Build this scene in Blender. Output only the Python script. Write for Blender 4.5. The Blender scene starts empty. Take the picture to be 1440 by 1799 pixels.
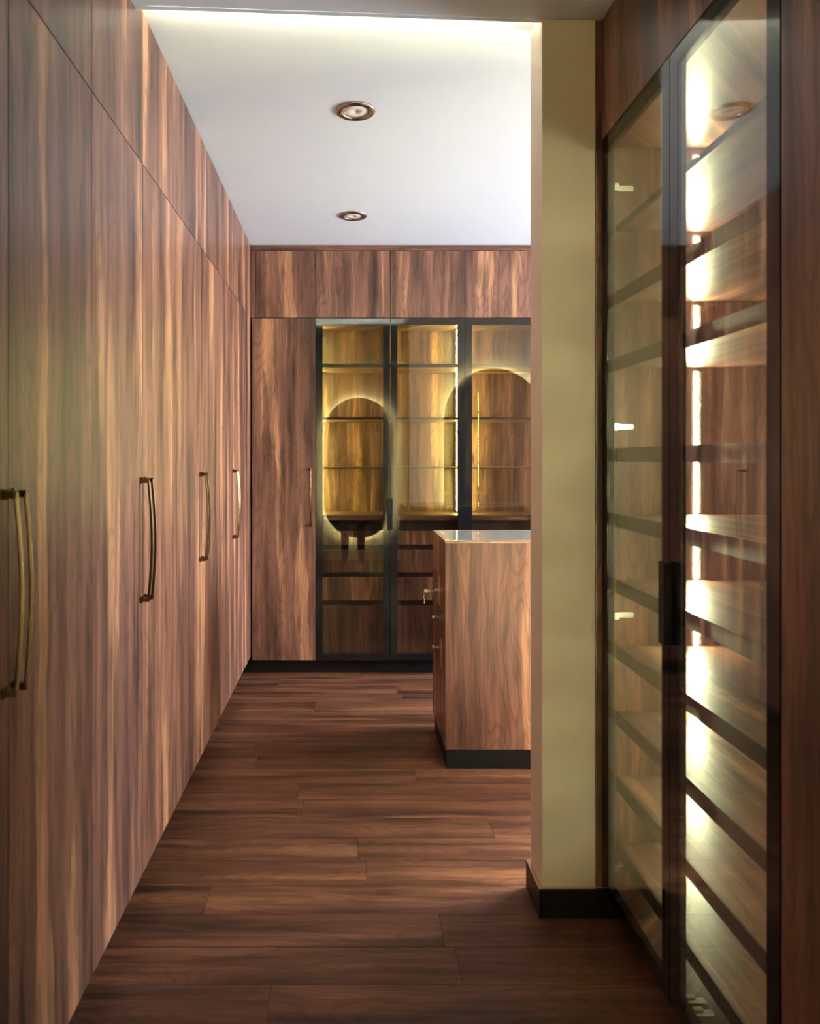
import bpy, bmesh, math, random
from mathutils import Vector

random.seed(7)
S = bpy.context.scene
COL = S.collection
H = 1.385            # camera height
F = 1310.0           # focal length in pixels of the 1440x1799 frame

# ------------------------------------------------------------------ camera
cam_d = bpy.data.cameras.new('camera')
cam = bpy.data.objects.new('camera', cam_d)
COL.objects.link(cam)
cam.location = (0, 0, H)
cam.rotation_euler = (math.radians(90), 0, 0)
cam_d.sensor_fit = 'VERTICAL'
cam_d.sensor_height = 36.0
cam_d.lens = 36.0 * F / 1799.0
cam_d.shift_x = (720 - 612) / 1799.0
cam_d.shift_y = -(899.5 - 806) / 1799.0
cam_d.clip_start = 0.02
cam_d.dof.use_dof = True
cam_d.dof.focus_distance = 4.2
cam_d.dof.aperture_fstop = 5.0
S.camera = cam

# ------------------------------------------------------------------ world, daylight, exposure
W = bpy.data.worlds.new('sky')
S.world = W
W.use_nodes = True
W.node_tree.nodes['Background'].inputs[0].default_value = (0.62, 0.78, 1.0, 1)
W.node_tree.nodes['Background'].inputs[1].default_value = 1.2

S.view_settings.view_transform = 'Standard'
S.view_settings.look = 'None'
S.view_settings.gamma = 1.0
S.view_settings.use_curve_mapping = False
S.view_settings.exposure = 0.36
S.cycles.max_bounces = 12
S.cycles.diffuse_bounces = 5
S.cycles.glossy_bounces = 6
S.cycles.transmission_bounces = 8
S.cycles.transparent_max_bounces = 24
S.cycles.sample_clamp_indirect = 40.0
S.cycles.use_denoising = True


def area(name, loc, rot, sx, sy, power, color):
    l = bpy.data.lights.new(name, 'AREA')
    l.shape = 'RECTANGLE'
    l.size, l.size_y, l.energy, l.color = sx, sy, power, color
    o = bpy.data.objects.new(name, l)
    COL.objects.link(o)
    o.location, o.rotation_euler = loc, rot
    return o


# daylight just outside the window of the far room
area('window_daylight', (3.50, 3.88, 1.45), (0, math.radians(48), 0), 1.8, 1.75, 350, (0.97, 0.97, 1.0))

LED_BACK, LED_RIGHT, LED_COVE, LED_MIRROR = 190.0, 225.0, 300.0, 260.0


# ------------------------------------------------------------------ materials
def mat(name, color=(0.5, 0.5, 0.5), rough=0.5, metal=0.0, spec=0.5):
    m = bpy.data.materials.new(name)
    m.use_nodes = True
    b = m.node_tree.nodes['Principled BSDF']
    b.inputs['Base Color'].default_value = (*color, 1)
    b.inputs['Roughness'].default_value = rough
    b.inputs['Metallic'].default_value = metal
    b.inputs['Specular IOR Level'].default_value = spec
    return m


class NT:
    """small helper to write node trees as expressions"""
    def __init__(self, m):
        self.t = m.node_tree
        self.n, self.l = self.t.nodes, self.t.links

    def put(self, sock, v):
        if hasattr(v, 'is_output'):
            self.l.new(v, sock)
        else:
            sock.default_value = v

    def math(self, op, a, b=0.0, c=0.0):
        n = self.n.new('ShaderNodeMath')
        n.operation = op
        self.put(n.inputs[0], a); self.put(n.inputs[1], b); self.put(n.inputs[2], c)
        return n.outputs[0]

    def comb(self, x, y, z=0.0):
        n = self.n.new('ShaderNodeCombineXYZ')
        self.put(n.inputs[0], x); self.put(n.inputs[1], y); self.put(n.inputs[2], z)
        return n.outputs[0]

    def noise(self, vec, detail=2.0, rough=0.5, scale=1.0, dist=0.0):
        n = self.n.new('ShaderNodeTexNoise')
        self.put(n.inputs['Vector'], vec)
        n.inputs['Scale'].default_value = scale
        n.inputs['Detail'].default_value = detail
        n.inputs['Roughness'].default_value = rough
        n.inputs['Distortion'].default_value = dist
        return n.outputs[0]

    def ramp(self, fac, stops):
        n = self.n.new('ShaderNodeValToRGB')
        self.put(n.inputs[0], fac)
        e = n.color_ramp.elements
        while len(e) < len(stops):
            e.new(0.5)
        for el, (p, c) in zip(e, stops):
            el.position = p
            el.color = (*c, 1)
        return n.outputs[0]

    def maprange(self, v, a, b, c, d):
        n = self.n.new('ShaderNodeMapRange')
        self.put(n.inputs[0], v)
        for i, x in enumerate((a, b, c, d)):
            n.inputs[i + 1].default_value = x
        return n.outputs[0]

    def mul_col(self, c, f):
        n = self.n.new('ShaderNodeVectorMath')
        n.operation = 'MULTIPLY'
        self.put(n.inputs[0], c)
        self.put(n.inputs[1], self.comb(f, f, f) if hasattr(f, 'is_output') else (f, f, f))
        return n.outputs[0]


WALNUT = [(0.25, (0.056, 0.025, 0.020)), (0.39, (0.120, 0.055, 0.040)), (0.47, (0.180, 0.084, 0.058)),
          (0.580, (0.232, 0.110, 0.074)), (0.600, (0.37, 0.186, 0.106)), (0.70, (0.47, 0.245, 0.135))]
PLANK = [(0.28, (0.072, 0.028, 0.016)), (0.45, (0.108, 0.043, 0.024)), (0.56, (0.142, 0.059, 0.032)),
         (0.72, (0.200, 0.088, 0.046))]


def wood(name, axis, stops, band=7.5, stretch=0.42, rough=0.36, spec=0.5, line=0.35, knots=True, vary=0.0):
    """streaky laminate; axis = the local axis the grain runs along"""
    m = mat(name, rough=rough, spec=spec)
    t = NT(m)
    bsdf = t.n['Principled BSDF']
    tc = t.n.new('ShaderNodeTexCoord')
    sp = t.n.new('ShaderNodeSeparateXYZ')
    t.l.new(tc.outputs['Object'], sp.inputs[0])
    x, y, z = sp.outputs
    oi = t.n.new('ShaderNodeObjectInfo')
    rnd = oi.outputs['Random']
    if axis == 'Z':
        u, v = t.math('ADD', x, y), z
    elif axis == 'X':
        u, v = t.math('ADD', y, z), x
    else:
        u, v = t.math('ADD', x, z), y
    u = t.math('ADD', u, t.math('MULTIPLY', rnd, 53.0))
    v = t.math('ADD', v, t.math('MULTIPLY', rnd, 17.0))
    # meander of the figure
    w1 = t.noise(t.comb(t.math('MULTIPLY', u, 4.0), t.math('MULTIPLY', v, 2.2)), 2.0, 0.45)
    w2 = t.noise(t.comb(t.math('MULTIPLY', u, 9.0), t.math('MULTIPLY', v, 7.0)), 1.0, 0.5)
    u2 = t.math('ADD', u, t.math('MULTIPLY', t.math('SUBTRACT', w1, 0.5), 0.040))
    u2 = t.math('ADD', u2, t.math('MULTIPLY', t.math('SUBTRACT', w2, 0.5), 0.012))
    if knots:
        vo = t.n.new('ShaderNodeTexVoronoi')
        t.put(vo.inputs['Vector'], t.comb(t.math('MULTIPLY', u, 5.2), t.math('MULTIPLY', v, 1.7)))
        vo.inputs['Scale'].default_value = 1.0
        csep = t.n.new('ShaderNodeSeparateColor')
        t.l.new(vo.outputs['Color'], csep.inputs[0])
        pick = t.math('GREATER_THAN', csep.outputs[0], 0.72)
        near = t.math('MULTIPLY', t.maprange(vo.outputs['Distance'], 0.0, 0.42, 1.0, 0.0), pick)
        eye = t.math('MULTIPLY', t.maprange(vo.outputs['Distance'], 0.02, 0.085, 1.0, 0.0), pick)
        u2 = t.math('ADD', u2, t.math('MULTIPLY', t.math('MULTIPLY', near, near), 0.045))
    bands = t.noise(t.comb(t.math('MULTIPLY', u2, band), t.math('MULTIPLY', v, stretch)), 2.5, 0.5)
    fine = t.noise(t.comb(t.math('MULTIPLY', u2, 190.0), t.math('MULTIPLY', v, 3.4)), 3.0, 0.7)
    flow = t.noise(t.comb(t.math('ADD', t.math('MULTIPLY', u2, 6.5), 11.0), t.math('MULTIPLY', v, 0.95)), 1.5, 0.5)
    flow = t.math('SINE', t.math('MULTIPLY', flow, 150.0))
    flow = t.maprange(flow, 0.30, 1.0, 1.0, 0.76)
    mid = t.noise(t.comb(t.math('MULTIPLY', u2, 38.0), t.math('MULTIPLY', v, 1.3)), 3.0, 0.6)
    blot = t.noise(t.comb(t.math('ADD', t.math('MULTIPLY', u2, 15.0), 31.0), t.math('MULTIPLY', v, 1.6)), 3.0, 0.55)
    fac = t.math('ADD', bands, t.math('MULTIPLY', t.math('SUBTRACT', mid, 0.5), 0.13))
    col = t.ramp(fac, stops)
    k = t.math('ADD', 1.0, t.math('MULTIPLY', t.math('SUBTRACT', fine, 0.5), line * 2))
    k = t.math('MULTIPLY', k, t.math('ADD', 1.0, t.math('MULTIPLY', t.math('SUBTRACT', mid, 0.5), 1.5)))
    k = t.math('MULTIPLY', k, flow)
    k = t.math('MULTIPLY', k, t.maprange(blot, 0.34, 0.54, 0.46, 1.10))
    if knots:
        k = t.math('MULTIPLY', k, t.math('SUBTRACT', 1.0, t.math('MULTIPLY', eye, 0.75)))
    if vary:
        k = t.math('MULTIPLY', k, t.math('ADD', 1.0 - vary / 2, t.math('MULTIPLY', rnd, vary)))
    t.l.new(t.mul_col(col, k), bsdf.inputs['Base Color'])
    bp = t.n.new('ShaderNodeBump')
    bp.inputs['Strength'].default_value = 0.04
    bp.inputs['Distance'].default_value = 0.002
    t.l.new(fine, bp.inputs['Height'])
    t.l.new(bp.outputs[0], bsdf.inputs['Normal'])
    return m


def emit(name, color, strength):
    m = bpy.data.materials.new(name)
    m.use_nodes = True
    n = m.node_tree.nodes
    n.remove(n['Principled BSDF'])
    e = n.new('ShaderNodeEmission')
    e.inputs[0].default_value = (*color, 1)
    e.inputs[1].default_value = strength
    m.node_tree.links.new(e.outputs[0], n['Material Output'].inputs[0])
    return m


def glass(name, tint):
    """thin tinted pane: Fresnel reflection over straight transmission on both faces"""
    m = bpy.data.materials.new(name)
    m.use_nodes = True
    t = NT(m)
    t.n.remove(t.n['Principled BSDF'])
    geo = t.n.new('ShaderNodeNewGeometry')
    ior = t.maprange(geo.outputs['Backfacing'], 0, 1, 1.52, 1 / 1.52)
    fr = t.n.new('ShaderNodeFresnel')
    t.l.new(ior, fr.inputs['IOR'])
    tr = t.n.new('ShaderNodeBsdfTransparent')
    tr.inputs[0].default_value = (*tint, 1)
    gl = t.n.new('ShaderNodeBsdfGlossy')
    gl.inputs['Roughness'].default_value = 0.0
    gl.inputs['Color'].default_value = (1, 1, 1, 1)
    mx = t.n.new('ShaderNodeMixShader')
    t.l.new(fr.outputs[0], mx.inputs[0])
    t.l.new(tr.outputs[0], mx.inputs[1])
    t.l.new(gl.outputs[0], mx.inputs[2])
    t.l.new(mx.outputs[0], t.n['Material Output'].inputs[0])
    return m


def paint(name, color, rough=0.6):
    m = mat(name, color, rough, spec=0.3)
    t = NT(m)
    tc = t.n.new('ShaderNodeTexCoord')
    nz = t.noise(tc.outputs['Object'], 4.0, 0.6, 60.0)
    bp = t.n.new('ShaderNodeBump')
    bp.inputs['Strength'].default_value = 0.03
    bp.inputs['Distance'].default_value = 0.002
    t.l.new(nz, bp.inputs['Height'])
    t.l.new(bp.outputs[0], t.n['Principled BSDF'].inputs['Normal'])
    return m


M = {
    'wood': wood('walnut_upright_grain', 'Z', WALNUT),
    'wood_x': wood('walnut_lengthwise_grain', 'X', WALNUT, rough=0.3),
    'shelf': wood('walnut_shelf_board', 'X', WALNUT, rough=0.42, spec=0.5, knots=False),
    'plank': wood('floor_plank_wood', 'X', PLANK, band=9.0, stretch=0.5, rough=0.42, spec=0.35, line=0.3, knots=False, vary=0.22),
    'edge': wood('walnut_lit_edge_band', 'X', [(0.3, (0.30, 0.18, 0.12)), (0.7, (0.44, 0.28, 0.19))], knots=False),  # paler than the walnut: light caught by the rim is in the colour
    'black': mat('black_aluminium', (0.006, 0.007, 0.009), 0.07, 0.0, 0.5),
    'matt_black': mat('black_plinth_board', (0.004, 0.004, 0.005), 0.5, spec=0.3),
    'dark_front': mat('dark_shelf_profile', (0.045, 0.034, 0.030), 0.3),
    'inner_dark': mat('shadow_gap_board', (0.02, 0.015, 0.012), 0.6),
    'bronze': mat('antique_bronze', (0.15, 0.105, 0.062), 0.22, 1.0),
    'steel': mat('brushed_nickel', (0.72, 0.70, 0.64), 0.24, 1.0),
    'ring': mat('bronzed_chrome', (0.40, 0.375, 0.35), 0.16, 1.0),
    'mirror': mat('silvered_mirror', (0.9, 0.9, 0.9), 0.004, 1.0),
    'glass': glass('grey_tinted_glass', (0.76, 0.75, 0.72)),
    'pale_glass': glass('lightly_tinted_glass', (0.95, 0.94, 0.91)),
    'top_glass': mat('grey_opaque_glass', (0.34, 0.38, 0.37), 0.02),  # even opaque grey with a smooth face
    'clear': glass('clear_glass', (0.99, 0.99, 0.99)),
    'cream': paint('cream_wall_paint', (0.82, 0.73, 0.62)),
    'ceil': paint('cool_lit_ceiling_paint', (0.63, 0.73, 0.84), 0.7),  # white paint with the cool window light put into its colour
    'frosted': mat('lamp_lens', (0.75, 0.74, 0.72), 0.12),
    'sub': mat('floor_underlay', (0.02, 0.012, 0.008), 0.8),
    'white': mat('white_window_frame', (0.8, 0.8, 0.8), 0.35),
    'led_back': emit('warm_led_back', (0.98, 1.0, 0.27), LED_BACK),
    'led_right': emit('warm_led_right', (0.92, 1.0, 0.60), LED_RIGHT),
    'led_mirror': emit('mirror_backlight', (1.0, 0.90, 0.42), LED_MIRROR),
    'led_cove': emit('cove_led', (1.0, 0.80, 0.47), LED_COVE),
}


# ------------------------------------------------------------------ building helpers
def add_box(bm, x0, x1, y0, y1, z0, z1):
    v = [bm.verts.new(p) for p in ((x0, y0, z0), (x1, y0, z0), (x1, y1, z0), (x0, y1, z0),
                                   (x0, y0, z1), (x1, y0, z1), (x1, y1, z1), (x0, y1, z1))]
    for f in ((0, 3, 2, 1), (4, 5, 6, 7), (0, 1, 5, 4), (1, 2, 6, 5), (2, 3, 7, 6), (3, 0, 4, 7)):
        bm.faces.new([v[i] for i in f])


def obj(name, bm, m, parent=None, smooth=False):
    me = bpy.data.meshes.new(name)
    bmesh.ops.recalc_face_normals(bm, faces=bm.faces)
    bm.to_mesh(me)
    bm.free()
    if m:
        me.materials.append(m)
    if smooth:
        for p in me.polygons:
            p.use_smooth = True
    o = bpy.data.objects.new(name, me)
    COL.objects.link(o)
    if parent:
        o.parent = parent
    return o


def boxes(name, bl, m, parent=None, bevel=0.0):
    bm = bmesh.new()
    for b in bl:
        add_box(bm, *b)
    if bevel:
        bmesh.ops.bevel(bm, geom=bm.edges[:], offset=bevel, segments=2, profile=0.7, affect='EDGES')
    return obj(name, bm, m, parent)


def tag(o, label=None, cat=None, group=None, kind=None):
    for k, v in (('label', label), ('category', cat), ('group', group), ('kind', kind)):
        if v:
            o[k] = v
    return o


def thing(name, label, cat, loc=(0, 0, 0), rz=0.0, group=None):
    o = bpy.data.objects.new(name, None)
    COL.objects.link(o)
    o.empty_display_size = 0.1
    o.location = loc
    o.rotation_euler = (0, 0, rz)
    return tag(o, label, cat, group)


def tube(bm, pts, rx, ry=None, n=8, side=None):
    """sweep an ellipse (rx across 'side', ry the other way) along points"""
    ry = ry or rx
    rings = []
    for i, p in enumerate(pts):
        p = Vector(p)
        d = (Vector(pts[min(i + 1, len(pts) - 1)]) - Vector(pts[max(i - 1, 0)])).normalized()
        s = Vector(side) if side else (Vector((0, 0, 1)) if abs(d.z) < 0.9 else Vector((1, 0, 0)))
        a = (s - d * s.dot(d)).normalized()
        b = d.cross(a)
        rings.append([bm.verts.new(p + a * rx * math.cos(2 * math.pi * k / n) + b * ry * math.sin(2 * math.pi * k / n)) for k in range(n)])
    for r0, r1 in zip(rings, rings[1:]):
        for k in range(n):
            bm.faces.new((r0[k], r0[(k + 1) % n], r1[(k + 1) % n], r1[k]))
    bm.faces.new(rings[0][::-1]); bm.faces.new(rings[-1])


def lathe(bm, prof, n=40, c=(0, 0, 0)):
    """closed profile of (radius, z) turned about the vertical axis"""
    rings = [[bm.verts.new((c[0] + r * math.cos(2 * math.pi * k / n), c[1] + r * math.sin(2 * math.pi * k / n), c[2] + z)) for k in range(n)] for r, z in prof]
    for i in range(len(rings)):
        a, b = rings[i], rings[(i + 1) % len(rings)]
        for k in range(n):
            bm.faces.new((a[k], a[(k + 1) % n], b[(k + 1) % n], b[k]))


def bow_handle(parent, x, z0=0.952, z1=1.326, yf=0.0):
    """bowed bronze bar on two feet, out from the door face (toward -y)"""
    bm = bmesh.new()
    n = 14
    pts = []
    for i in range(n + 1):
        s = i / n
        pts.append((x, yf - 0.024 - 0.011 * math.sin(math.pi * s), z0 + 0.006 + (z1 - z0 - 0.012) * s))
    tube(bm, pts, 0.0045, 0.0060, 8, side=(0, 1, 0))
    for z in (z0, z1 - 0.013):
        add_box(bm, x - 0.0055, x + 0.0055, yf - 0.027, yf - 0.0005, z, z + 0.013)
        add_box(bm, x - 0.0075, x + 0.0075, yf - 0.006, yf - 0.0003, z - 0.003, z + 0.016)
    return obj('handle', bm, M['bronze'], parent)


def wood_door(parent, x0, x1, z0, z1, handle=None, g=0.0015, th=0.018):
    d = boxes('door', [(x0 + g, x1 - g, 0, th, z0 + g, z1 - g)], M['wood'], parent, 0.0012)
    if handle is not None:
        bow_handle(d, handle)
    return d


def carcass(parent, x0, x1, y0, y1, z0, z1, m=None, t=0.018):
    return boxes('carcass', [(x0, x0 + t, y0, y1, z0, z1), (x1 - t, x1, y0, y1, z0, z1), (x0 + t, x1 - t, y1 - t, y1, z0, z1),
                             (x0 + t, x1 - t, y0, y1 - t, z0, z0 + t), (x0 + t, x1 - t, y0, y1 - t, z1 - t, z1)], m or M['wood'], parent)


# ------------------------------------------------------------------ the setting
XL, YB = -0.63, 4.79                      # door planes of the side wardrobes and of the rear run
ZN, ZF = 2.711, 2.760                     # ceiling near the camera / in the room beyond
XP, YP0, YP1 = 0.586, 2.257, 2.40         # free end and faces of the dividing wall
XR = 0.765                                # door plane of the cabinets on the other side
TOP, LOW, LOWL = 2.288, 0.088, 0.112

fl = boxes('floor', [(-1.3, 3.3, -0.75, 5.35, -0.12, -0.010)], M['sub'])
tag(fl, 'dark walnut plank floor running crosswise through the dressing room', None, kind='structure')
pw, pl = 0.152, 1.22
row = 0
y = -0.62
while y < 4.86:
    off = (row * 0.487 + 0.23 * (row % 3)) % pl
    x = -0.72 - off
    while x < 3.05:
        a, b = max(x, -0.72), min(x + pl, 3.08)
        if y < 2.2:
            b = min(b, 0.824)
        if b - a > 0.03:
            boxes('plank', [(a + 0.0006, b - 0.0006, y + 0.0006, y + pw - 0.0006, -0.0098, 0.0 - 0.0004 * ((row * 7 + int(x * 10)) % 3) * 0.5)], M['plank'], fl)
        x += pl
    y += pw
    row += 1

bm = bmesh.new()
add_box(bm, -1.3, 3.3, 2.2, 5.35, ZF, ZF + 0.10)
ce = tag(obj('ceiling', bm, M['ceil']), 'white ceiling over the far dressing room', None, kind='structure')
# lower slab over the camera's passage, its far edge slightly skewed
bm = bmesh.new()
lo = [bm.verts.new(p) for p in ((XL + 0.001, -0.659, ZN), (1.479, -0.659, ZN), (1.479, 2.250, ZN), (XP, 2.250, ZN), (XL + 0.001, 2.180, ZN))]
hi = [bm.verts.new((v.co.x, v.co.y, ZF - 0.0005)) for v in lo]
bm.faces.new(lo[::-1]); bm.faces.new(hi)
for i in range(5):
    bm.faces.new((lo[i], lo[(i + 1) % 5], hi[(i + 1) % 5], hi[i]))
soffit = obj('soffit', bm, M['ceil'], ce)
bm = bmesh.new()
add_box(bm, -1.3, 1.5, -0.75, 2.19, ZF + 0.0005, ZF + 0.10)
obj('slab', bm, M['ceil'], ce)
bm = bmesh.new()
a, b = Vector((XL + 0.050, 2.1842, 0)), Vector((XP - 0.040, 2.2488, 0))


def skew_box(bm, y0, y1, z0, z1):
    vs = [bm.verts.new((p.x, p.y + dy, z)) for z in (z0, z1) for p, dy in ((a, y0), (b, y0), (b, y1), (a, y1))]
    for f in ((0, 3, 2, 1), (4, 5, 6, 7), (0, 1, 5, 4), (1, 2, 6, 5), (2, 3, 7, 6), (3, 0, 4, 7)):
        bm.faces.new([vs[i] for i in f])


skew_box(bm, 0.001, 0.0025, ZN + 0.0045, ZN + 0.0088)
obj('cove_light', bm, M['led_cove'], ce)
a, b = Vector((XL + 0.0012, 2.1810, 0)), Vector((XP - 0.0008, 2.2505, 0))
bm = bmesh.new()
skew_box(bm, 0.0, 0.018, ZN, ZN + 0.004)
skew_box(bm, 0.0150, 0.018, ZN + 0.004, ZN + 0.0098)
obj('added_cove_ledge', bm, M['ceil'], ce)  # ledge and lip added to hide the strip and cut off its glow


def struct(name, bl, m, label):
    return tag(boxes(name, bl, m), label, None, kind='structure')


struct('wall_left', [(-1.36, -1.26, -0.75, 5.35, -0.1, 2.759)], M['cream'], 'cream painted wall behind the wardrobes')
struct('wall_back', [(-1.26, 3.2, 5.25, 5.35, -0.009, ZF)], M['cream'], 'cream painted wall behind the glass display cabinets')
struct('wall_rear', [(-1.26, 1.48, -0.76, -0.66, -0.009, ZN)], M['cream'], 'cream painted wall at the near end of the passage')
struct('wall_right', [(1.38, 1.48, -0.66, YP0 - 0.0005, -0.009, ZN - 0.001)], M['cream'], 'cream painted wall behind the shoe display cabinet')
struct('wall_partition', [(XP, 3.2, YP0, YP1, -0.009, ZF - 0.001)], M['cream'], 'cream plastered stub wall dividing passage and far room')
bs = 0.0865
tr = boxes('baseboard_partition', [(XP - 0.012, 0.822, YP0 - 0.012, YP0 - 0.0004, 0.0005, bs), (XP - 0.012, XP - 0.0004, YP0 - 0.0004, YP1 + 0.012, 0.0005, bs),
                                   (XP - 0.0004, 3.09, YP1 + 0.0004, YP1 + 0.012, 0.0005, bs)], M['matt_black'])
tag(tr, 'black skirting board round the foot of the cream stub wall', None, kind='structure')
boxes('top_bead', [(XP - 0.012, 0.744, YP0 - 0.012, YP0 - 0.0004, bs + 0.0003, bs + 0.004), (XP - 0.012, XP - 0.0004, YP0 - 0.0004, YP1 + 0.012, bs + 0.0003, bs + 0.004)], M['steel'], tr)
# far room's outer wall with the window the daylight comes through
wy0, wy1, wz0, wz1 = 3.00, 4.76, 0.25, 2.25
struct('wall_window', [(3.10, 3.2, YP1, wy0, -0.009, ZF - 0.001), (3.10, 3.2, wy1, 5.25, -0.009, ZF - 0.001),
                       (3.10, 3.2, wy0, wy1, -0.009, wz0), (3.10, 3.2, wy0, wy1, wz1, ZF - 0.001)], M['cream'], 'cream wall with the daylight window')
wf = boxes('window_1', [(3.12, 3.17, wy0, wy0 + 0.05, wz0, wz1), (3.12, 3.17, wy1 - 0.05, wy1, wz0, wz1), (3.12, 3.17, wy0 + 0.05, wy1 - 0.05, wz0, wz0 + 0.05),
                        (3.12, 3.17, wy0 + 0.05, wy1 - 0.05, wz1 - 0.05, wz1), (3.12, 3.17, 3.855, 3.905, wz0 + 0.05, wz1 - 0.05)], M['white'])
tag(wf, 'tall white framed window lighting the far room', None, kind='structure')
for p0, p1 in ((wy0 + 0.05, 3.855), (3.905, wy1 - 0.05)):
    boxes('pane', [(3.142, 3.148, p0, p1, wz0 + 0.05, wz1 - 0.05)], M['clear'], wf)

# ------------------------------------------------------------------ wardrobes along the near side wall
R90 = math.radians(90)
dw = 0.4498
Y0 = 1.382
ordinal = {
    -3: ('wood grain wardrobe just outside the photo edge, beside the standing person', 'wood grain overhead cabinet just outside the photo edge, at the ceiling'),
    -1: ('wide wood grain wardrobe with the largest pair of bronze bow handles, at the photo edge', 'large overhead cabinet above the wardrobe with the largest bronze handles'),
    1: ('wood grain wardrobe with the second largest bronze handle pair, half greyish and half warm lit', 'overhead cabinet above the wardrobe with the second bronze handle pair'),
    3: ('wood grain wardrobe with the third handle pair counted from the camera', 'overhead cabinet above the wardrobe with the third handle pair'),
    5: ('wood grain wardrobe with the smallest handle pair, last before the far corner', 'overhead cabinet above the last wardrobe before the far corner'),
}
for k in (-3, -1, 1, 3, 5):
    L = 2 * dw
    t = thing('wardrobe', ordinal[k][0], 'wardrobe', (XL, Y0 + k * dw, 0), R90, 'wardrobes along the side wall')
    carcass(t, 0.0005, L - 0.0005, 0.020, 0.60, LOWL + 0.002, TOP - 0.002)
    boxes('plinth', [(0.0005, L - 0.0005, 0.07, 0.085, 0.0008, LOWL + 0.001)], M['matt_black'], t)
    wood_door(t, 0, dw, LOWL, TOP, dw - 0.023)
    wood_door(t, dw, L, LOWL, TOP, dw + 0.019)
    zt = ZF - 0.002
    t = thing('overhead_cabinet', ordinal[k][1], 'cabinet', (XL, Y0 + k * dw, TOP), R90, 'overhead cabinets along the side wall')
    hh = zt - TOP
    carcass(t, 0.0005, L - 0.0005, 0.020, 0.60, 0.002, hh - 0.002)
    wood_door(t, 0, dw, 0, hh)
    wood_door(t, dw, L, 0, hh)
fy = Y0 + 7 * dw
f = boxes('filler_panel', [(0.001, YB - fy - 0.002, 0.0, 0.018, LOWL, ZF - 0.002)], M['wood'])
f.location = (XL, fy, 0); f.rotation_euler = (0, 0, R90)
tag(f, 'narrow wood grain filler panel closing the corner beside the last wardrobe', 'panel')

# ------------------------------------------------------------------ rear run: cabinets facing the camera
xs = [-0.212 + 0.4800 * i for i in range(6)]     # seams of the glass doors
t = thing('tall_cabinet', 'tall plain wood grain cabinet in the far corner, with one thin bar handle', 'cabinet', (-0.622, YB, 0))
wd = xs[0] + 0.622
carcass(t, 0.0005, wd - 0.0015, 0.020, 0.42, LOW + 0.002, TOP - 0.002)
boxes('plinth', [(-0.05, wd - 0.001, 0.05, 0.065, 0.0008, LOW)], M['matt_black'], t)
wood_door(t, 0.002, wd, LOW, TOP, wd - 0.030)

ups = [(-0.596, xs[0], 'overhead cabinet in the far corner above the plain tall cabinet'),
       (xs[0], xs[1], 'overhead cabinet above the first glass door of the far wall'),
       (xs[1], xs[2], 'overhead cabinet above the second glass door of the far wall'),
       (xs[2], xs[3], 'overhead cabinet above the third glass door, cut off by the stub wall'),
       (xs[3], xs[4], 'overhead cabinet of the far wall hidden behind the stub wall')]
ZU = 2.722
for a, b, lab in ups:
    t = thing('overhead_cabinet', lab, 'cabinet', (a, YB, TOP), 0, 'overhead cabinets of the far wall')
    carcass(t, 0.0005, b - a - 0.0005, 0.020, 0.42, 0.002, ZU - TOP - 0.002)
    wood_door(t, 0, b - a, 0.002, ZU - TOP)
f = boxes('cornice', [(-0.627, xs[4], YB + 0.004, YB + 0.022, ZU + 0.002, ZF - 0.001)], M['wood_x'])
tag(f, 'thin dark wood cornice strip between far overhead cabinets and ceiling', 'cornice')
f = boxes('filler_panel', [(-0.627, -0.598, YB + 0.001, YB + 0.018, TOP + 0.002, ZU)], M['wood'])
tag(f, 'narrow upright wood filler strip in the far corner beside the overhead cabinet', 'panel')


def glass_door(parent, x0, x1, z0, z1, pull=None, pz=(0.93, 1.13), st=0.044, g=0.0015, gm='glass'):
    """black framed glass door; pull = side of the edge grip (-1 / 1)"""
    a, b, c, d = x0 + g, x1 - g, z0 + g, z1 - g
    dr = boxes('door_frame', [(a, a + st, 0, 0.020, c, d), (b - st, b, 0, 0.020, c, d),
                              (a + st, b - st, 0, 0.020, c, c + st * 0.9), (a + st, b - st, 0, 0.020, d - st * 0.9, d)], M['black'], parent)
    boxes('pane', [(a + st, b - st, 0.0005, 0.0045, c + st * 0.9, d - st * 0.9)], M[gm], dr)
    if pull:
        e = b if pull > 0 else a
        boxes('edge_pull', [(e - 0.016, e + 0.016, -0.020, -0.0004, pz[0], pz[1])], M['matt_black'], dr, 0.0015)
    return dr


def hinge(parent, x, z, sx, d=0.075):
    """cup hinge arm on a side panel at x, running from the door into the cabinet"""
    bm = bmesh.new()
    w = 0.012 * sx
    add_box(bm, min(x, x + w), max(x, x + w), 0.030, 0.024 + d, z - 0.008, z + 0.008)
    add_box(bm, min(x + w * 0.5, x + w * 2.4), max(x + w * 0.5, x + w * 2.4), 0.0215, 0.036, z - 0.011, z + 0.011)
    bmesh.ops.bevel(bm, geom=bm.edges[:], offset=0.002, segments=2, affect='EDGES')
    return obj('hinge', bm, M['steel'], parent)


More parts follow.
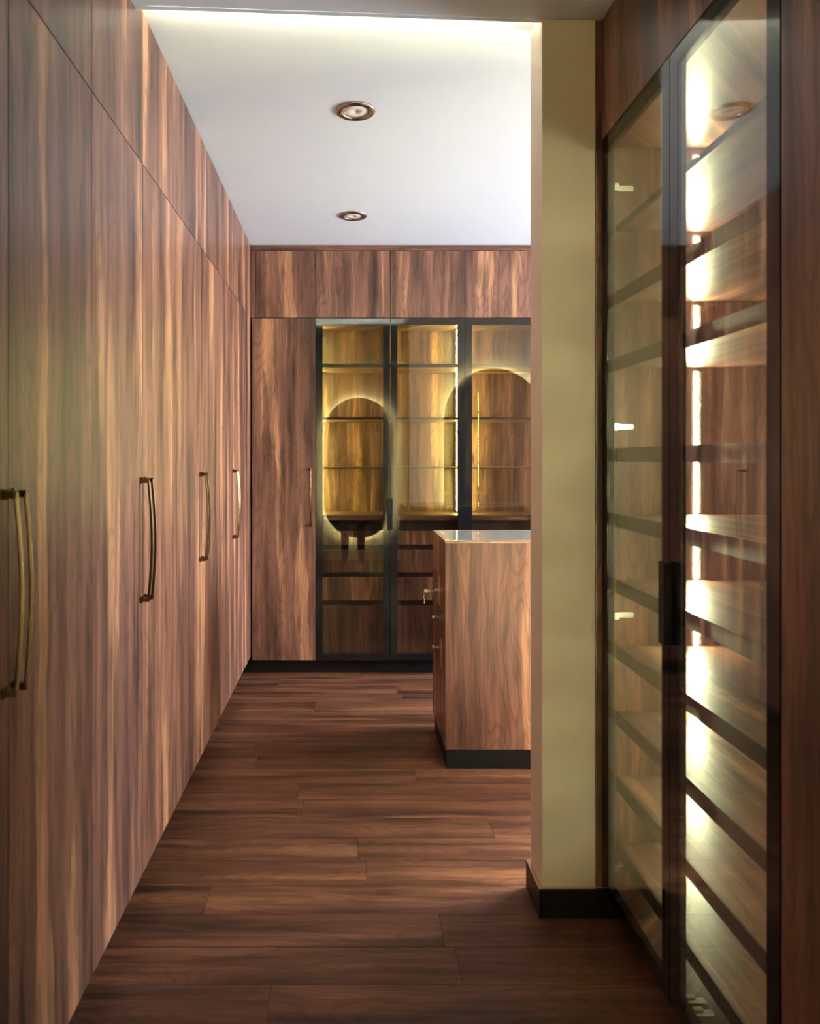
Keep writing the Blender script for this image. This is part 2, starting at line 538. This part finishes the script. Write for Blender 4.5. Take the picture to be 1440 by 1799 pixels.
def display_cabinet(x0, label, pulls=True):
    Wd, D = 0.96, 0.40
    t = thing('display_cabinet', label, 'cabinet', (x0, YB, 0), 0, 'glass door display cabinets of the far wall')
    top = TOP - 0.002
    carcass(t, 0.0005, Wd - 0.0005, 0.022, D, LOW + 0.002, top)
    boxes('plinth', [(0, Wd, 0.05, 0.065, 0.0008, LOW)], M['matt_black'], t)
    sh = [1.988, 1.646, 1.326]
    for z in sh:
        hs = 0.011 if z > 1.9 else (0.008 if z > 1.5 else 0.005)
        s = boxes('shelf', [(0.0195, Wd - 0.0195, 0.0345, D - 0.020, z - hs, z + hs)], M['shelf'], t)
        boxes('front_edge', [(0.0195, Wd - 0.0195, 0.0315, 0.034, z - hs, z + hs)], M['dark_front'], s)
    boxes('counter', [(0.0195, Wd - 0.0195, 0.030, D - 0.020, 0.985, 1.020)], M['shelf'], t, 0.001)
    # drawer stacks behind the glass, with dark finger gaps
    boxes('drawer_recess', [(0.0195, Wd - 0.0195, 0.075, 0.090, LOW + 0.03, 0.984)], M['inner_dark'], t)
    dz = [(0.829, 0.917), (0.649, 0.793), (0.469, 0.616), (0.125, 0.432)]
    for xa, xb in ((0.022, Wd / 2 - 0.004), (Wd / 2 + 0.004, Wd - 0.022)):
        for a, b in dz:
            boxes('drawer', [(xa, xb, 0.040, 0.070, a, b)], M['wood'], t, 0.0012)
    # light strips let into both side panels
    ends = [1.022] + sorted(sh) + [top - 0.020]
    for sx, x in ((1, 0.0187), (-1, Wd - 0.0187)):
        bl = [(min(x, x + sx * 0.0012), max(x, x + sx * 0.0012), 0.223, 0.238, a + 0.012, b - 0.012) for a, b in zip(ends, ends[1:])]
        boxes('light_strip', bl, M['led_back'], t)
        for z in (2.18, 1.16 + 0.4, 0.81, 0.44):
            hinge(t, x + sx * 0.0012, z, sx)
    glass_door(t, 0, Wd / 2, LOW, TOP, 1, (0.93, 1.13))
    glass_door(t, Wd / 2, Wd, LOW, TOP)
    return t


display_cabinet(xs[0], 'black framed double door glass display cabinet beside the plain tall cabinet, glowing gold inside')
display_cabinet(xs[2], 'black framed glass display cabinet cut off by the stub wall, golden inside')
t = thing('tall_cabinet', 'tall plain wood grain cabinet of the far wall hidden behind the stub wall', 'cabinet', (xs[4], YB, 0))
carcass(t, 0.0015, 1.36, 0.020, 0.42, LOW + 0.002, ZF - 0.002)
boxes('plinth', [(0, 1.36, 0.05, 0.065, 0.0008, LOW)], M['matt_black'], t)
for i in range(3):
    wood_door(t, 0.001 + i * 0.453, 0.001 + (i + 1) * 0.453, LOW, ZF - 0.003)

# ------------------------------------------------------------------ shoe display cabinet on the other side
YF = 2.2505
CT = 2.345
t = thing('shoe_cabinet', 'tall black framed glass shoe cabinet with ten lit shelves beside the cream stub wall', 'cabinet', (XR, YF, 0), -R90)
Wd, D, zb = 0.929, 0.60, 0.086
carcass(t, 0.0005, Wd - 0.0005, 0.022, D, zb + 0.002, CT - 0.012, t=0.017)
boxes('plinth', [(0, Wd, 0.06, 0.075, 0.0008, zb)], M['matt_black'], t)
SH = [2.073, 1.865, 1.668, 1.397, 1.201, 1.004, 0.807, 0.610, 0.415, 0.218]
for i, z in enumerate(SH):
    th = 0.009 if i == 0 else 0.020
    s = boxes('shelf', [(0.0182, Wd - 0.0182, 0.042, D - 0.019, z - th * 0.45, z + th * 0.9)] if i else [(0.0182, Wd - 0.0182, 0.042, D - 0.019, z - th, z + th)], M['shelf'], t)
    boxes('front_profile', [(0.0182, Wd - 0.0182, 0.036, 0.0415, z - th, z + th)], M['dark_front'], s)
ends = [zb + 0.02] + sorted(SH) + [CT - 0.030]
for sx, x in ((1, 0.0177), (-1, Wd - 0.0177)):
    boxes('light_strip', [(min(x, x + sx * 0.0012), max(x, x + sx * 0.0012), 0.268, 0.281, a + 0.022, b - 0.022) for a, b in zip(ends, ends[1:])], M['led_right'], t)
    for z in (2.19, 1.480, 0.92, 0.175):
        hinge(t, x + sx * 0.0008, z, sx, 0.06)
for x in (0.495, 0.535):
    bm = bmesh.new()
    add_box(bm, x - 0.009, x + 0.009, 0.030, 0.075, zb + 0.0195, zb + 0.026)
    add_box(bm, x - 0.006, x + 0.006, 0.026, 0.050, zb + 0.0262, zb + 0.036)
    bmesh.ops.bevel(bm, geom=bm.edges[:], offset=0.002, segments=2, affect='EDGES')
    obj('door_catch', bm, M['steel'], t)
pz = (0.944, 1.138)
glass_door(t, 0, Wd * 0.509, zb, CT, 1, pz, st=0.042, gm='pale_glass')
glass_door(t, Wd * 0.509, Wd, zb, CT, None, st=0.042, gm='pale_glass')

t = thing('overhead_cabinet', 'dark wood overhead cabinet above the glass shoe cabinet', 'cabinet', (XR, YF, CT), -R90, 'overhead cabinets over the shoe cabinet')
carcass(t, 0.0005, Wd - 0.0005, 0.020, D, 0.002, ZN - CT - 0.003)
wood_door(t, 0, Wd, 0.001, ZN - CT - 0.002)
t = thing('tall_cabinet', 'dark plain wood cabinet nearest the camera beside the glass shoe cabinet', 'cabinet', (XR, YF - Wd - 0.001, 0), -R90)
carcass(t, 0.0005, 0.90, 0.020, D, zb + 0.002, ZN - 0.003)
boxes('plinth', [(0, 0.90, 0.06, 0.075, 0.0008, zb)], M['matt_black'], t)
wood_door(t, 0.001, 0.451, zb, ZN - 0.003)
wood_door(t, 0.451, 0.901, zb, ZN - 0.003)
f = boxes('filler_panel', [(0.746, 1.365, YF + 0.0010, YP0 - 0.0008, 0.0915, ZN - 0.003)], M['wood'])
tag(f, 'thin brown filler panel between the cream stub wall and the shoe cabinet', 'panel')

# ------------------------------------------------------------------ drawer island
ix0, ix1, iy0, iy1, iz = 0.432, 1.50, 3.33, 3.83, 1.019
t = thing('drawer_island', 'wood grain drawer island with glass top and black plinth, half behind the stub wall', 'island', (ix0, iy0, 0))
w, d = ix1 - ix0, iy1 - iy0
boxes('front_panel', [(0, w, 0, 0.018, 0.086, iz - 0.012)], M['wood'], t, 0.001)
boxes('rear_panel', [(0, w, d - 0.018, d, 0.086, iz - 0.012)], M['wood'], t, 0.001)
boxes('end_panel', [(w - 0.018, w, 0.019, d - 0.019, 0.086, iz - 0.012)], M['wood'], t)
boxes('carcass', [(0.022, w - 0.02, 0.0185, d - 0.0185, 0.088, 0.10)], M['wood_x'], t)
boxes('display_tray', [(0.022, w - 0.02, 0.0185, d - 0.0185, 0.895, 0.907)], M['wood_x'], t)
boxes('plinth', [(0.006, w - 0.006, 0.002, d - 0.02, 0.0008, 0.085)], M['matt_black'], t)
rim = 0.024
boxes('top_frame', [(0, w, 0, rim, iz - 0.0115, iz), (0, w, d - rim, d, iz - 0.0115, iz), (0, rim, rim, d - rim, iz - 0.0115, iz), (w - rim, w, rim, d - rim, iz - 0.0115, iz)], M['edge'], t)
boxes('glass_top', [(rim + 0.0005, w - rim - 0.0005, rim + 0.0005, d - rim - 0.0005, iz - 0.008, iz - 0.001)], M['top_glass'], t)
for a, b in ((0.830, 1.005), (0.685, 0.827), (0.545, 0.682), (0.403, 0.542), (0.088, 0.400)):
    dr = boxes('drawer', [(0.001, 0.020, 0.0195, d - 0.0195, a, b)], M['wood'], t, 0.0012)
    if a not in (0.685, 0.545, 0.403):
        continue
    zc = {0.685: 0.747, 0.545: 0.618, 0.403: 0.475}.get(a, (a + b) / 2)
    bm = bmesh.new()
    pr = [(0.0008, 0), (0.007, 0), (0.007, 0.012), (0.0115, 0.016), (0.0115, 0.026), (0.008, 0.029), (0.0008, 0.029)]
    if a == 0.685:
        pr = [(0.0008, 0), (0.011, 0), (0.011, 0.016), (0.009, 0.019), (0.0008, 0.019)]
    lathe(bm, pr, 20)
    o = obj('lock_barrel' if a == 0.685 else 'knob', bm, M['steel'], dr)
    o.location = (0.0005, 0.27, zc)
    o.rotation_euler = (0, -R90, 0)

# key left in the lock, with a second key hanging from its ring
kx, ky, kz = ix0 - 0.0190, iy0 + 0.27, 0.747
k = thing('key', 'small metal key sticking out of the drawer lock of the island', 'key', (kx, ky, kz))
boxes('blade', [(-0.030, -0.0006, -0.0015, 0.0015, -0.003, 0.003)], M['steel'], k)
boxes('bow', [(-0.048, -0.0305, -0.0015, 0.0015, -0.008, 0.008)], M['steel'], k, 0.001)
bm = bmesh.new()
tube(bm, [(-0.046 - 0.006 * math.sin(q), 0.004 * math.cos(q), -0.011 + 0.008 * math.cos(q)) for q in [i * 0.6283 for i in range(11)]], 0.0009, n=6)
obj('key_ring', bm, M['steel'], k)
bm = bmesh.new()
tube(bm, [(-0.047, 0, -0.019), (-0.050, 0.001, -0.030), (-0.046, 0.001, -0.040), (-0.047, 0.0, -0.062)], 0.0022, 0.001, n=6)
obj('hanging_key', bm, M['steel'], k)

# ------------------------------------------------------------------ ceiling downlights
for x, y, lab in ((0.028, 2.945, 'larger nearer round bronze rimmed ceiling downlight, switched off'),
                  (0.026, 4.215, 'smaller farther round bronze rimmed ceiling downlight near the far cabinets')):
    t = thing('downlight', lab, 'ceiling light', (x, y, ZF), 0, 'ceiling downlights')
    bm = bmesh.new()
    lathe(bm, [(0.052, -0.0006), (0.078, -0.0006), (0.0785, -0.004), (0.074, -0.0085), (0.062, -0.0105), (0.055, -0.0085), (0.050, -0.003)], 48)
    obj('rim', bm, M['ring'], t, True)
    bm = bmesh.new()
    lathe(bm, [(0.001, -0.0008), (0.0495, -0.0008), (0.0485, -0.0030), (0.030, -0.0042), (0.001, -0.0046)], 40)
    obj('lens', bm, M['frosted'], t, True)


# ------------------------------------------------------------------ backlit pill mirrors (seen in the cabinet glass)
def pill(cx, cz, w, h, n=24):
    r = w / 2
    return [(cx + r * math.cos(a), cz + (h / 2 - r) + r * math.sin(a)) for a in [math.pi * i / n for i in range(n + 1)]] + \
           [(cx + r * math.cos(a), cz - (h / 2 - r) + r * math.sin(a)) for a in [math.pi + math.pi * i / n for i in range(n + 1)]]


def pill_mirror(x, yw, z0, z1, w, lab):
    t = thing('wall_mirror', lab, 'mirror', (x, yw, (z0 + z1) / 2), 0, 'backlit pill mirrors')
    h = z1 - z0

    def prism(name, ww, hh, ya, yb, m):
        bm = bmesh.new()
        p = pill(0, 0, ww, hh)
        f0 = [bm.verts.new((a, ya, b)) for a, b in p]
        f1 = [bm.verts.new((a, yb, b)) for a, b in p]
        bm.faces.new(f0); bm.faces.new(f1[::-1])
        for i in range(len(p)):
            bm.faces.new((f0[i], f0[(i + 1) % len(p)], f1[(i + 1) % len(p)], f1[i]))
        return obj(name, bm, m, t)
    prism('backing_board', w - 0.11, h - 0.11, 0.0008, 0.042, M['matt_black'])
    prism('mirror_glass', w, h, 0.0425, 0.048, M['mirror'])
    bm = bmesh.new()
    p = pill(0, 0, w - 0.085, h - 0.085)
    tube(bm, [(a, 0.0365, b) for a, b in p] + [(p[0][0], 0.0365, p[0][1])], 0.005, n=6, side=(0, 1, 0))
    obj('light_strip', bm, M['led_mirror'], t)


pill_mirror(1.39, YP1, 0.33, 2.25, 0.95, 'backlit pill mirror on the stub wall, reflected in the third glass door')
pill_mirror(0.14, -0.66, 0.30, 2.22, 0.95, 'backlit pill mirror behind the camera, reflected in the first glass door')


# ------------------------------------------------------------------ the photographer, seen only as a dark reflection in the cabinet glass
M['cloth'] = mat('dark_cloth', (0.012, 0.012, 0.014), 0.8)
M['trousers'] = mat('black_trousers', (0.008, 0.008, 0.010), 0.8)
M['skin'] = mat('skin', (0.30, 0.16, 0.10), 0.5)
M['hair'] = mat('dark_hair', (0.010, 0.008, 0.007), 0.6)


def person(px, py):
    V, E, Rr = [], [], []

    def v(x, y, z, r, p=None):
        V.append((x, y, z)); Rr.append(r)
        if p is not None:
            E.append((p, len(V) - 1))
        return len(V) - 1
    pel = v(px, py, 0.96, (0.155, 0.105))
    wa = v(px, py, 1.12, (0.135, 0.095), pel)
    ch = v(px, py + 0.01, 1.32, (0.165, 0.110), wa)
    up = v(px, py + 0.01, 1.42, (0.100, 0.080), ch)
    ne = v(px, py + 0.025, 1.50, (0.055, 0.055), up)
    hd = v(px, py + 0.045, 1.57, (0.068, 0.078), ne)
    h2 = v(px, py + 0.040, 1.64, (0.076, 0.095), hd)
    v(px, py + 0.030, 1.705, (0.058, 0.070), h2)
    for sx in (-1, 1):
        hip = v(px + sx * 0.10, py, 0.88, (0.088, 0.090), pel)
        kn = v(px + sx * 0.105, py + 0.015, 0.50, (0.060, 0.062), hip)
        ca = v(px + sx * 0.106, py - 0.005, 0.36, (0.057, 0.060), kn)
        an = v(px + sx * 0.107, py - 0.01, 0.095, (0.046, 0.048), ca)
        he = v(px + sx * 0.108, py + 0.03, 0.052, (0.043, 0.040), an)
        v(px + sx * 0.115, py + 0.155, 0.040, (0.040, 0.028), he)
        sh = v(px + sx * 0.175, py + 0.01, 1.40, (0.062, 0.062), up)
        el = v(px + sx * 0.235, py + 0.10, 1.16, (0.044, 0.044), sh)
        wr = v(sx * 0.105, -0.085, 1.335, (0.028, 0.028), el)
        pa = v(sx * 0.080, -0.062, 1.370, (0.026, 0.022), wr)
        for i, (dy, dz, ln) in enumerate(((-0.004, 0.045, 0.9), (0.000, 0.028, 1.0), (0.000, 0.010, 0.95), (-0.002, -0.008, 0.75))):
            k = v(sx * 0.072, -0.044 + dy, 1.370 + dz * 0.8, (0.009, 0.009), pa)
            k = v(sx * 0.0485 + sx * 0.006, -0.034 + dy, 1.370 + dz * 0.85, (0.008, 0.008), k)
            v(sx * (0.055 - 0.022 * ln), -0.0265, 1.370 + dz * 0.85, (0.007, 0.007), k)
        k = v(sx * 0.064, -0.068, 1.345, (0.011, 0.011), pa)
        v(sx * 0.036, -0.056, 1.352, (0.009, 0.009), k)
    me = bpy.data.meshes.new('person')
    me.from_pydata(V, E, [])
    o = bpy.data.objects.new('person', me)
    COL.objects.link(o)
    o.modifiers.new('skin', 'SKIN')
    for i, rr in enumerate(Rr):
        d = me.skin_vertices[0].data[i]
        d.radius = rr
        d.use_root = i == 0
    sb = o.modifiers.new('smooth', 'SUBSURF')
    sb.levels = sb.render_levels = 2
    dg = bpy.context.evaluated_depsgraph_get()
    nm = bpy.data.meshes.new_from_object(o.evaluated_get(dg))
    o.modifiers.clear()
    o.data = nm
    nm.materials.clear()
    for k in ('cloth', 'trousers', 'skin', 'hair'):
        nm.materials.append(M[k])
    for p in nm.polygons:
        p.use_smooth = True
        c = p.center
        if c.y > -0.10 and c.z > 1.2:
            p.material_index = 2
        elif c.z > 1.655 or (c.z > 1.56 and c.y < py + 0.02):
            p.material_index = 3
        elif c.z > 1.475:
            p.material_index = 2
        elif c.z < 0.98:
            p.material_index = 1
    tag(o, 'person in dark clothes standing behind the camera, legs reflected in the glass', 'person')
    for sx in (-1, 1):
        bm = bmesh.new()
        bmesh.ops.create_uvsphere(bm, u_segments=10, v_segments=8, radius=0.011)
        e = obj('eye', bm, M['black'], o, True)
        e.location = (px + sx * 0.031, py + 0.128, 1.625)
        bm = bmesh.new()
        bmesh.ops.create_uvsphere(bm, u_segments=10, v_segments=8, radius=0.028)
        bmesh.ops.scale(bm, vec=(0.35, 0.6, 1.0), verts=bm.verts[:])
        e = obj('ear', bm, M['skin'], o, True)
        e.location = (px + sx * 0.078, py + 0.035, 1.605)
    bm = bmesh.new()
    bmesh.ops.create_cone(bm, cap_ends=True, segments=10, radius1=0.017, radius2=0.007, depth=0.042)
    e = obj('nose', bm, M['skin'], o, True)
    e.location = (px, py + 0.132, 1.600); e.rotation_euler = (math.radians(-20), 0, 0)
    boxes('mouth', [(px - 0.024, px + 0.024, py + 0.118, py + 0.124, 1.560, 1.568)], M['hair'], o, 0.002)
    return o


person(0.06, -0.33)
ph = thing('phone', 'slim black phone held up in both hands behind the camera', 'phone', (0, -0.030, 1.385))
boxes('body', [(-0.036, 0.036, -0.008, 0.000, -0.120, 0.028)], M['black'], ph, 0.003)
boxes('screen', [(-0.033, 0.033, -0.0090, -0.0082, -0.115, 0.023)], M['inner_dark'], ph)
